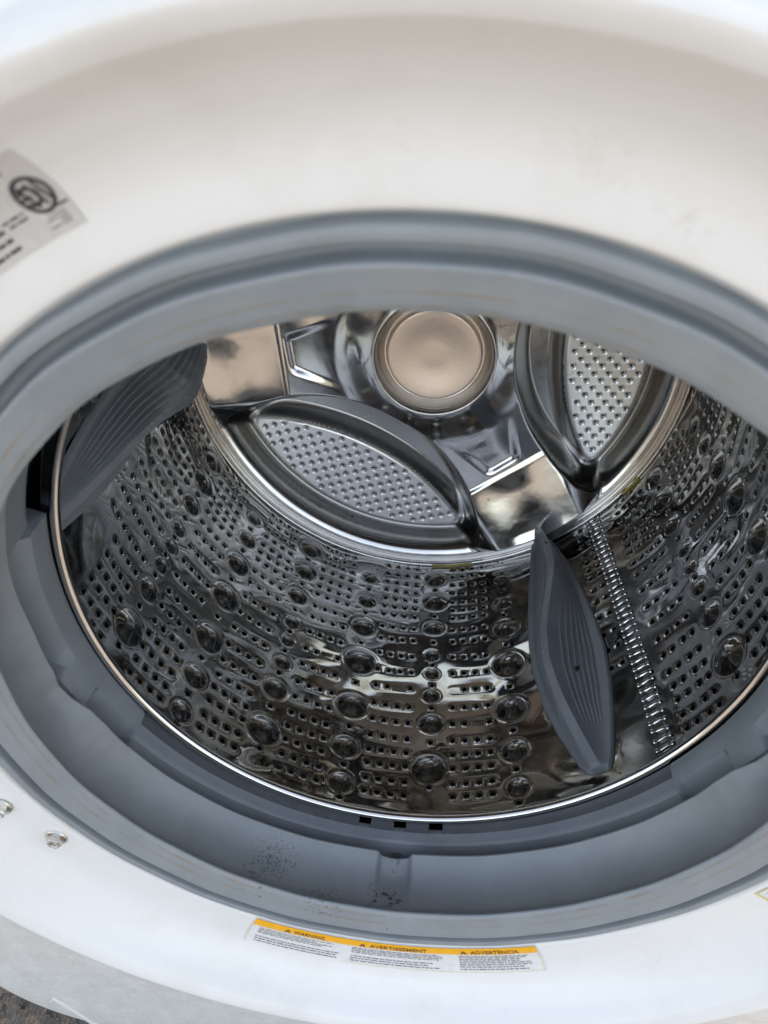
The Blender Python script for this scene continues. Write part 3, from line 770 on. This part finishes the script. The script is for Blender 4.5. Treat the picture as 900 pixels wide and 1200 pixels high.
# ------------------------------------------------------------------ crumbs of dirt lying in the drum
def crumb(V, F, p, nrm, s_):
    o = len(V); d = Vector(nrm).normalized(); q = d.orthogonal().normalized(); w = d.cross(q); ph = random.random() * 6.28
    for k in range(6):
        t = ph + k / 6 * 6.28; r = s_ * random.uniform(.5, 1.3)
        V.append(tuple(Vector(p) + q * (r * math.cos(t)) + w * (r * 1.6 * math.sin(t)) - d * .0003))
    V.append(tuple(Vector(p) + d * s_ * .7)); V.append(tuple(Vector(p) + d * s_ * .5 + q * s_ * .3))
    for k in range(6): F.append((o + k, o + (k + 1) % 6, o + 6))
CV, CF = [], []
def wall_pt(ang, y):
    i = int(round((ang % 360) / DTH)) % NI; j = min(NJ - 1, int(round(y / DY))); a = rad(ang); r = Rb[i, j] - H[i, j]
    return DT @ Vector((r * math.cos(a), y, r * math.sin(a))), DT.to_3x3() @ Vector((-math.cos(a), 0, -math.sin(a)))
for (ang, y, n_, sp, sz) in ((-118.5, .30, 5, .008, .0020), (-128, .235, 6, .009, .0016), (-117, .29, 4, .006, .0015), (-145, .10, 14, .012, .0013), (-110, .38, 22, .035, .0013), (-95, .384, 22, .035, .0013),
                         (-80, .382, 16, .03, .0013), (-78, .31, 4, .008, .0016), (-68, .236, 5, .005, .0018), (-158, .11, 12, .015, .0012), (-165, .30, 14, .03, .0012), (-70, .36, 12, .025, .0013),
                         (-62.5, .37, 8, .02, .0013), (-100, .15, 14, .1, .0010), (-130, .10, 24, .09, .0010), (-80, .10, 14, .08, .0010), (-20, .2, 10, .08, .0011), (-74, .235, 4, .004, .0016), (-22, .19, 5, .006, .0014), (-128, .30, 10, .02, .0014)):
    for _ in range(n_):
        p, nr = wall_pt(ang + random.gauss(0, sp) / RD * 57.3, min(.388, max(.036, y + random.gauss(0, sp)))); crumb(CV, CF, p, nr, sz * random.uniform(.5, 1.3))
# one leaf scrap on the lower lifter and a few on the back plate
for (x, z, sz) in ((.036, -.078, .0022), (.047, -.118, .0014), (-.06, -.085, .0012), (.075, -.17, .0012), (.04, -.215, .0012), (-.085, -.225, .0016)):
    hgt = float(plate_h(np.array([x]), np.array([z]))[0]); p = DT @ Vector((x, YB - hgt, z)); crumb(CV, CF, p, DT.to_3x3() @ Vector((0, -1, 0)), sz)
for (tk, xx, sz) in ((.30, .012, .0028), (.31, .0135, .0020), (.80, .013, .002)):
    h, y = surf(tk, xx); a = rad(-56) + xx / RD; p = DT @ Vector(((RD - h) * math.cos(a), y, (RD - h) * math.sin(a))); crumb(CV, CF, p, DT.to_3x3() @ Vector((-math.cos(a), 0, -math.sin(a))), sz)
me = bpy.data.meshes.new('dirt_crumbs'); me.from_pydata(CV, [], CF)
dc = obj('dirt_crumbs', me, M['crumb']); dc['kind'] = 'stuff'; dc['label'] = 'dark crumbs of dirt scattered over the steel drum'; dc['category'] = 'dirt'

# grit on the asphalt beside the machine's corner
GV, GF = [], []
for _ in range(2600):
    x = random.uniform(-0.75, -0.15); y = random.uniform(-0.30, 0.35); s_ = random.uniform(.0012, .0042); o = len(GV)
    c = Vector((x, y, s_ * .4)); q = [Vector((random.gauss(0, 1), random.gauss(0, 1), random.gauss(0, 1))).normalized() for _ in range(1)]
    for d in ((1, 0, 0), (-1, 0, 0), (0, 1, 0), (0, -1, 0), (0, 0, 1), (0, 0, -1)):
        GV.append(tuple(c + Vector(d) * s_ * random.uniform(.6, 1.2) + q[0] * s_ * .3))
    for f in ((0, 2, 4), (2, 1, 4), (1, 3, 4), (3, 0, 4), (2, 0, 5), (1, 2, 5), (3, 1, 5), (0, 3, 5)): GF.append(tuple(o + k for k in f))
me = bpy.data.meshes.new('asphalt_grit'); me.from_pydata(GV, [], GF)
gr = obj('asphalt_grit', me, M['asphalt']); gr['kind'] = 'stuff'; gr['label'] = 'loose brown grit on the asphalt beside the machine'; gr['category'] = 'grit'
